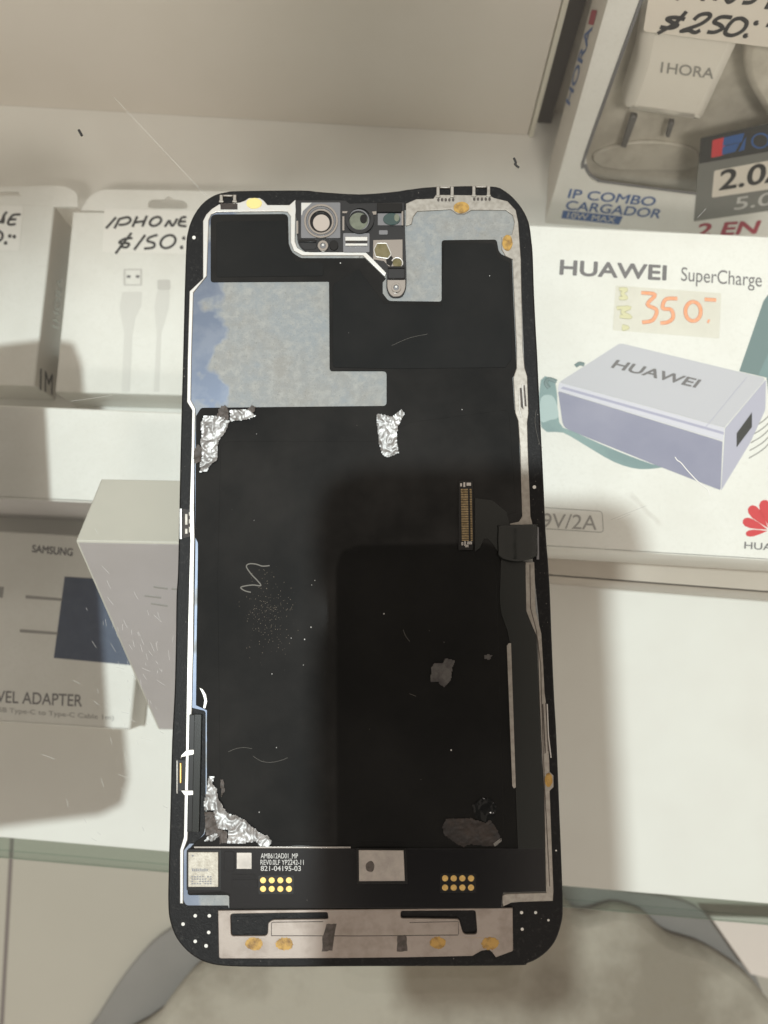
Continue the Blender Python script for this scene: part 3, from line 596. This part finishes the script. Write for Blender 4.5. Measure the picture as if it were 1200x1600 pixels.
plate('flood_frame', rect(590, 333, 629.5, 352, 1), 2.15, 2.4, 'mgrey', MO, bev=.08); plate('flood_lens', ell(612, 342, 13.5, 9.5), 2.35, 2.6, 'lensteal', MO, bev=.12); plate('flood_glint', ell(620, 340, 4, 6), 2.55, 2.63, 'lensgreen', MO)
plate('edge_post', rect(627.5, 330, 630, 352), 2.3, 2.6, 'chrome', MO)
plate('small_plate', rect(592, 359.5, 606, 366.5, 2), 2.15, 2.35, 'mgrey', MO, bev=.05)
plate('slot_bar', rect(467, 374, 494, 378), 2.15, 2.5, 'hole', MO, bev=.05); plate('grey_foot', [(467, 378), (495, 380), (494, 389, 4), (474, 390, 5)], 2.15, 2.3, 'mdark', MO, bev=.06)
plate('speaker_tray', rect(536, 364, 577.5, 394, 2), 2.15, 2.32, 'mgrey', MO, bev=.06)
plates('speaker_bars', [rect(539, 369.5, 574.5, 376, 1), rect(539, 380, 574.5, 384, 1)], 2.3, 2.6, 'rail', MO, bev=.1); plate('speaker_slot', rect(540, 376.4, 574, 379.6), 2.25, 2.36, 'brown', MO)
sv = plate('silver_bracket', [(583, 375), (629, 374), (629, 416), (608, 417), (600, 408), (583, 405)], 2.15, 2.36, 'chrome', MO, bev=.05)
hexp = [(589, 380, 2), (604, 380, 2), (611.5, 397, 2), (606, 404, 2), (587, 401, 2), (584, 390, 2)]
hx = fillet(hexp); strokes('hex_rim', [hx + [hx[0]]], .28, 2.42, 'rail', sv, squash=.6, sm=False); plate('hex_gel', hexp, 2.36, 2.42, 'olive', sv)
plate('round_gel', ell(620.5, 411, 7, 6.5), 2.34, 2.45, 'olive', sv); arc = [(620.5 + 8.5 * math.cos(a), 411 + 8.5 * math.sin(a)) for a in [math.radians(k) for k in range(200, 385, 15)]]
strokes('round_rim', [arc], .35, 2.5, 'rail', sv, squash=.6); plate('bracket_shadow_gap', [(603, 404), (612, 400), (616, 406), (611, 416), (604, 412)], 2.35, 2.42, 'hole', sv)
plate('black_block', rect(606, 419.5, 632.5, 435, 3), 2.15, 2.75, 'mdark', MO, bev=.15); plate('block_gap', rect(606, 416, 632.5, 419), 2.15, 2.5, 'hole', MO)
plate('screw_tab', [(605, 437), (633.5, 437), (633.5, 452, 10), (626, 463.5, 9), (612, 463.5, 9), (605, 452, 8)], 2.15, 2.4, 'chrome', MO, bev=.08)
for x, y, r in ((504.5, 383.5, 8.2), (619, 449, 7.6)):
    sr = ring('screw', x, y, r, r * .55, 2.2, 2.75, 'chrome', MO); plate('screw_socket', ell(x, y, r * .54), 2.2, 2.45, 'mgrey', sr); plate('screw_pin', ell(x, y - 1, r * .26), 2.4, 2.6, 'rail', sr, bev=.05)
plate('round_stud', ell(521.5, 383, 7, 8), 2.15, 2.45, 'hole', MO, bev=.1)
plates('metal_edges', [[(535, 330), (545, 330), (545, 333), (535, 333)], [(535, 338), (538, 338), (538, 360), (535, 360)], [(577, 331), (588, 330), (588, 335), (577, 336)], [(463, 345), (466, 345), (466, 365), (463, 365)]], 2.15, 2.45, 'chrome', MO)
# connector and flex cable
CN = plate('flex_connector', rect(716.5, 751, 739, 859, 1), 1.95, 2.45, 'hole', PH, bev=.1)
pins = []; pins2 = []
for k in range(31):
    y = 764 + k * 2.65; dx = (y - 764) * .02
    pins.append([(720 + dx, y), (731 + dx, y), (731 + dx, y + 1.35), (720 + dx, y + 1.35)]); pins2.append([(734 + dx, y), (737 + dx, y), (737 + dx, y + 1.35), (734 + dx, y + 1.35)])
plates('gold_pins', pins, 2.4, 2.6, 'pin', CN); plates('gold_pins', pins2, 2.4, 2.65, 'pin', CN)
plates('end_clamps', [rect(719, 755, 722, 760), rect(724, 753.5, 727, 761), rect(729, 754, 736, 759), rect(721, 847, 724, 852), rect(725.5, 845.5, 728, 853), rect(730, 846, 737.5, 850.5), rect(727, 851, 732, 855)], 2.4, 2.65, 'chrome', CN, bev=.05)
plate('connector_flex', [(742, 778), (770, 782), (792, 800), (796, 818), (800, 822), (796, 872), (782, 868), (770, 850), (762, 842), (756, 842), (750, 856), (742, 862)], 1.95, 2.15, 'flex', PH, bev=.06)
vs = []; fs = []; nu, nv = 30, 10
for i in range(nu + 1):
    s = i / nu; x = 778 + s * 61; hgt = 2.2 + 1.25 * math.sin(math.pi * min(1, s * 1.02)) ** .8 + .05 * math.sin(s * 17)
    for j in range(nv + 1):
        r = j / nv; y0 = 821 - 2 * s; y1 = 868 + 9 * math.sin(math.pi * s) ** .7
        a, b = TOP.px(x + .3 * math.sin(j), y0 + (y1 - y0) * r, hgt); vs.append((a, b, hgt + .015 * math.sin(j * 1.7 + i * .5)))
for i in range(nu):
    for j in range(nv):
        k = i * (nv + 1) + j; fs.append((k, k + nv + 1, k + nv + 2, k + 1))
fo = rawmesh('folded_flex', vs, fs, 'flex', PH, smooth_=True); sm = fo.modifiers.new('s', 'SOLIDIFY'); sm.thickness = .15 * S; sm.offset = -1
plate('fold_edge', [(839, 823), (842, 824), (842.5, 874), (838.5, 874)], 1.6, 2.1, 'mgrey', PH, bev=.05)
plate('flex_cable', [(783, 870), (821, 878), (822, 953), (828, 970), (838, 992), (842, 1080), (846, 1180), (850, 1234), (853, 1390), (812, 1392), (806, 1240), (798, 1010), (793, 985), (784, 960), (781, 940)], 1.95, 2.12, 'flex', PH, bev=.06)
plate('exposed_strip', [(792, 1009), (795, 1005), (798.5, 1005), (806, 1230), (803, 1232), (800.5, 1228)], 2.1, 2.16, 'railr', PH, bev=.02)
# lower circuit board
BD = plate('circuit_board', [(294, 1326), (850, 1326), (853, 1393), (786, 1394, 4), (783, 1419), (359, 1419), (359, 1397), (346, 1393), (294, 1397)], 1.9, 2.15, 'board', PH, bev=.07)
plate('board_edge', [(303, 1322.5), (548, 1323), (548, 1325.5), (303, 1325.5)], 1.9, 2.22, 'chrome', BD, bev=.05)
ch = plate('silver_chip', rect(294, 1331.5, 341, 1386, 1), 2.1, 2.5, 'chip', BD, bev=.06)
plate('chip_well', rect(291.5, 1328, 345.5, 1391, 2), 2.1, 2.2, 'hole', BD)
chip_marks = [rect(300 + k * 3.2, 1357 + (k % 2) * .6, 302.2 + k * 3.2, 1361.5) for k in range(8)] + [rect(299 + (k % 8) * 4.1, 1369 + (k // 8) * 3.6, 301.8 + (k % 8) * 4.1, 1371 + (k // 8) * 3.6) for k in range(32) if random.random() < .8] + [ell(301, 1337, 1.6, n=10)]
plates('faint_marks', chip_marks, 2.5, 2.515, 'mgrey', ch)
plate('shield_can', [(560.5, 1328.5), (630.5, 1329), (632.5, 1376.5), (561, 1377)], 2.1, 2.6, 'chip2', BD, bev=.05)
plate('shield_border', [(557, 1325.5), (634.5, 1326), (637, 1381), (558, 1381)], 2.12, 2.3, 'hole', BD, bev=.05)
plate('shield_dent', smooth([(572, 1350), (580, 1345), (585, 1352), (582, 1362), (573, 1360)]), 2.59, 2.612, 'grime', BD)
plate('code_label', rect(370, 1332.5, 393, 1357.5), 2.14, 2.2, 'chip2', BD)
for s, x0, x1, y in (('AMB612AD01_MP', 407.5, 465.5, 1341), ('REV0.0LF YP2242-11', 407, 474.5, 1351), ('821-04195-03', 407.5, 470, 1360.5)):
    text('lettering', s, (x0, y), (x1, y + .2), (x0, y - 7.6), 2.2, 'print_white', BD, TOP, .12)
for x0, ys in ((411, (1375.5, 1389)), (695.5, (1372.5, 1387))):
    for y in ys:
        for k in range(4): plate('gold_pad', ell(x0 + k * 13.5, y, 4.9, n=20), 2.1, 2.22, 'gold', BD, bev=.05)
plate('pad_window', rect(404, 1368, 459, 1397, 2), 2.1, 2.17, 'hole', BD); plate('pad_window', rect(688, 1365, 744, 1395, 2), 2.1, 2.17, 'hole', BD)
plates('flex_steps', [rect(362, 1366, 400, 1371, 2), rect(362, 1374, 402, 1388, 3), rect(350, 1330, 366, 1362, 4)], 2.1, 2.22, 'board', BD, bev=.05)
# end plate
EP = plate('end_plate', [(340.5, 1422.5), (560, 1421), (801, 1419), (802, 1486, 2), (775, 1496), (769, 1488), (764, 1484), (752, 1486), (738, 1494), (640, 1496), (560, 1497), (430, 1498), (342, 1498, 4)], 1.5, 2.1, 'bplate', PH,
           holes=[[(360, 1428, 5), (512, 1425.5, 3), (513, 1436, 3), (426, 1437, 4), (419, 1442, 3), (418, 1462, 6), (361, 1462.5, 5)], [(626, 1423.5, 4), (743, 1422.5, 4), (746, 1460, 6), (724, 1460, 6), (717, 1436, 4), (626, 1435, 4)]], bev=.1)
ln = fillet([(424, 1462), (424, 1441, 3), (505, 1440)]); strokes('embossed_line', [ln, [(424, 1462), (560, 1462.5), (716, 1461)], [(640, 1441.5), (716, 1440), (716.5, 1460)]], .14, 2.1, 'grime', EP, squash=.3, sm=False)
for pts in ([(510, 1444), (526, 1443), (519, 1485, 2), (503, 1487, 2), (504, 1464)], [(621, 1462), (635, 1461), (637, 1486, 2), (620, 1487, 2)]):
    plate('dark_stain', jag(pts, .6, 4), 2.09, 2.115, 'grime', EP)
plates('slot_floor', [rect(366, 1432, 412, 1458)], 1.55, 1.66, 'rim', PH)
for x, y, rx, ry in ((397, 1475, 13.5, 10.5), (444.5, 1475, 13.5, 10.5), (684, 1473.5, 13, 9.5), (766, 1474, 14, 10)):
    plate('glue_dot', jag(ell(x, y, rx, ry, 16), 1.3, 3), 2.08, 2.15, 'glue', EP, bev=.02)
for x, y, r in ((305, 1431, 2.8), (327, 1431, 2.8), (286, 1444, 2.8), (326, 1457, 2.8), (305, 1471, 2.8), (322, 1478, 3), (815, 1426, 2.6), (837, 1426, 2.4), (857, 1438, 2), (816, 1452, 2.5), (303, 371, 2.8), (835, 761, 2.8), (869, 1329, 1.3)):
    plate('white_dot', ell(x, y, r, n=14), 1.55, 1.66, 'whitedot', PH, bev=.03)
ring('dot_collar', 321, 1478, 6.5, 3.5, 1.5, 1.68, 'hole', PH)
# torn foil and residue
FO = [[(318.7, 650), (337, 650), (353, 655), (359, 659), (352, 676), (343, 687), (340, 697), (340, 719), (327, 729), (324, 737), (313, 739), (313, 727), (316, 705), (314, 690), (315, 660)],
      [(359, 641), (386, 640), (392, 644), (401, 651), (388, 655), (360, 659)],
      [(589, 649), (595, 647), (613, 651), (627, 640), (632, 647), (621, 667), (620, 687), (623, 708), (605, 715), (598, 711), (592, 692), (589, 663)],
      [(326, 1213), (336, 1212), (332, 1223), (340, 1234), (341, 1247), (349, 1259), (353, 1269), (369, 1274), (385, 1283), (401, 1297), (411, 1303), (420, 1306), (425, 1315), (420, 1323), (407, 1321), (399, 1314), (380, 1317), (356, 1317), (357, 1297), (341, 1294), (333, 1275), (336, 1266), (320, 1266), (319, 1254), (324, 1235)],
      [(320, 1313), (325, 1306), (338, 1301), (343, 1307), (332, 1313)]]
import bmesh
from mathutils import noise as mnoise
def inside(x, y, P):
    r = False; j = len(P) - 1
    for i in range(len(P)):
        if (P[i][1] > y) != (P[j][1] > y) and x < (P[j][0] - P[i][0]) * (y - P[i][1]) / (P[j][1] - P[i][1]) + P[i][0]: r = not r
        j = i
    return r
def crumple(name, pts, h, m, amp, st=.17):
    """a scrap of thin sheet, wrinkled and curling up at its torn rim"""
    P = [TOP.px(x, y, h) for x, y in jag(pts, .6, 3)]
    x0, x1 = min(p[0] for p in P), max(p[0] for p in P); y0, y1 = min(p[1] for p in P), max(p[1] for p in P)
    nx, ny = int((x1 - x0) / st) + 2, int((y1 - y0) / st) + 2; vid = {}; vs = []; fs = []
    sd = V((random.uniform(0, 50), random.uniform(0, 50), 0))
    def vert(i, j):
        if (i, j) not in vid:
            x, y = x0 + i * st, y0 + j * st; p = V((x, y, 0)) + sd
            rim = min(((x - q[0]) ** 2 + (y - q[1]) ** 2) ** .5 for q in P)
            z = amp * (abs(mnoise.noise(p * .55)) * 1.6 + abs(mnoise.noise(p * 1.15 + V((3, 8, 1)))) * .7 + .05 * mnoise.noise(p * 2.2)) + amp * .5 * max(0, 1 - rim / .5)
            vid[i, j] = len(vs); vs.append((x + random.uniform(-.2, .2) * st, y + random.uniform(-.2, .2) * st, h + .02 + z))
        return vid[i, j]
    for i in range(nx):
        for j in range(ny):
            if inside(x0 + (i + .5) * st, y0 + (j + .5) * st, P): fs.append((vert(i, j), vert(i + 1, j), vert(i + 1, j + 1), vert(i, j + 1)))
    return rawmesh(name, vs, fs, m, PH, smooth_=True)
for p in FO: crumple('foil_patch', p, 2.05, 'foil', .26)
for p in ([(340, 652), (341, 641), (347, 634), (353, 634), (357, 640), (358, 658), (348, 655)], [(303, 705), (310, 694), (317, 704), (315, 722), (306, 724), (303, 716)], [(387, 640), (394, 633), (400, 636), (398, 644), (391, 645)],
          [(320, 1268), (334, 1268), (341, 1294), (356, 1298), (356, 1316), (344, 1318), (343, 1306), (322, 1304)], [(345, 1218), (350, 1216), (352, 1235), (346, 1246)]): crumple('torn_flap', p, 2.06, 'grime', .3)
crumple('torn_residue', [(674, 1044), (678, 1036), (692, 1036), (696, 1029), (711, 1032), (706, 1047), (704, 1063), (693, 1074), (685, 1066), (673, 1065)], 2.02, 'foildark', .2)
crumple('torn_residue', [(757, 1024), (763, 1022), (769, 1025), (764, 1031), (757, 1029)], 2.02, 'foildark', .15)
crumple('brown_residue', [(691, 1291), (697, 1279), (736, 1278), (758, 1286), (766, 1280), (777, 1297), (784, 1311), (772, 1322), (736, 1319), (725, 1323), (714, 1319), (695, 1305)], 2.03, 'brown', .15)
crumple('torn_flap', [(738, 1258), (752, 1247), (766, 1248), (777, 1262), (770, 1283), (756, 1284), (742, 1275)], 2.06, 'pad', .14)
plate('foil_patch', [(771, 1318), (783, 1309), (784, 1314), (773, 1323)], 2.12, 2.16, 'chrome', PH)
q = lambda *P: [(270 + x / 4, 620 + y / 4) for x, y in P]
strokes('scrawl', [q((605, 1055), (560, 1058), (520, 1046), (478, 1044), (460, 1062), (490, 1108), (530, 1150), (549, 1180), (500, 1176), (442, 1184), (425, 1194), (450, 1212), (488, 1222))], .26, 2.0, 'mark', PH, squash=.2)
q = lambda *P: [(250 + x / 3.75, 1000 + y / 3.75) for x, y in P]
strokes('film_scratches', [q((400, 655), (440, 638), (490, 630), (540, 637)), q((545, 680), (590, 708), (640, 717), (700, 708), (748, 690)), [(630, 984), (634, 994), (640, 1002)], [(640, 1084), (650, 1088)], [(561, 402), (565, 397)], [(566, 404), (570, 398)], [(612, 540), (640, 528), (668, 522)], [(838, 640), (836, 660), (842, 690), (848, 700)]], 0.055, 2.02, 'mark', PH, squash=.3)
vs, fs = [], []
for k in range(260):                         # tan dust grains standing in for a lamp's warm glow on the film
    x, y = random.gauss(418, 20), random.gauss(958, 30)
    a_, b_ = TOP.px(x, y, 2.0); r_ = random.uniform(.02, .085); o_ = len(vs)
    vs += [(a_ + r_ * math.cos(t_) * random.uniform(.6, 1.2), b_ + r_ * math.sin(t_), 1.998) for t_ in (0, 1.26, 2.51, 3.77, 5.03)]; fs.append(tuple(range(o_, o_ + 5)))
dg = rawmesh('glow_dust', vs, fs, 'glowdust', PH); dg['kind'] = 'stuff'
for k, (x, y) in enumerate(((455, 997), (476, 999), (486, 980), (432, 1168), (401, 678), (397, 813), (492, 907), (487, 914), (405, 1269), (532, 411), (765, 431), (705, 1172), (759, 1296), (425, 1053), (474, 1039), (600, 959), (722, 640))):
    strokes('pale_crumb', [[(x, y)]], random.uniform(.06, .15), 2.02, 'lint', PH, squash=.6, dot=random.uniform(.1, .5))

# ------------------------------------------------------------------ lint and crumbs on the glass
def bit(name, lines, w, m, label, cat):
    a = at(*lines[0][0], 0); o = strokes(name, lines, w, .12, m, None, squash=.8, origin=a); tag(o, label, cat)
bit('lint_thread', [[(1055, 714), (1058, 719), (1064, 723), (1074, 735), (1090, 752), (1105, 764), (1109, 774)]], .22, 'lint', 'pale lint thread lying over the lilac charger print', 'lint')
bit('black_crumb', [[(123, 203), (128, 212)]], .55, 'crumb', 'black crumb near the foot of the wide beige panel', 'crumb')
bit('black_crumb', [[(803, 247), (806, 254), (805, 257), (811, 262)]], .5, 'crumb', 'bent black crumb beside the corner of the blister box', 'crumb')

# ------------------------------------------------------------------ the phone the picture is taken with (seen only as a dark reflection)
pc = CAM + V((10, -41, 7))
nb = V((-120.5, 1.5, 4.1))
hp = thing('camera_phone', 'dark phone held over the counter, mirrored in the black film', 'phone', pc)
cuboid('phone_body', Frame(pc, (1, 0, 0), (0, 0, 1)), -34, 33, -90, 73, -4, 4, 'phonedark', hp, 1.5, 9)
nt = thing('neighbour_phone', 'dark phone lying on the counter glass, casting the shadow over the left boxes', 'phone', nb - V((0, 0, 4)))
cuboid('phone_body', Frame(nb, (.9943, .1065, 0), (0, 0, 1)), -36, 36, -70, 70, -4, 4, 'phonedark', nt, 1.5, 9)
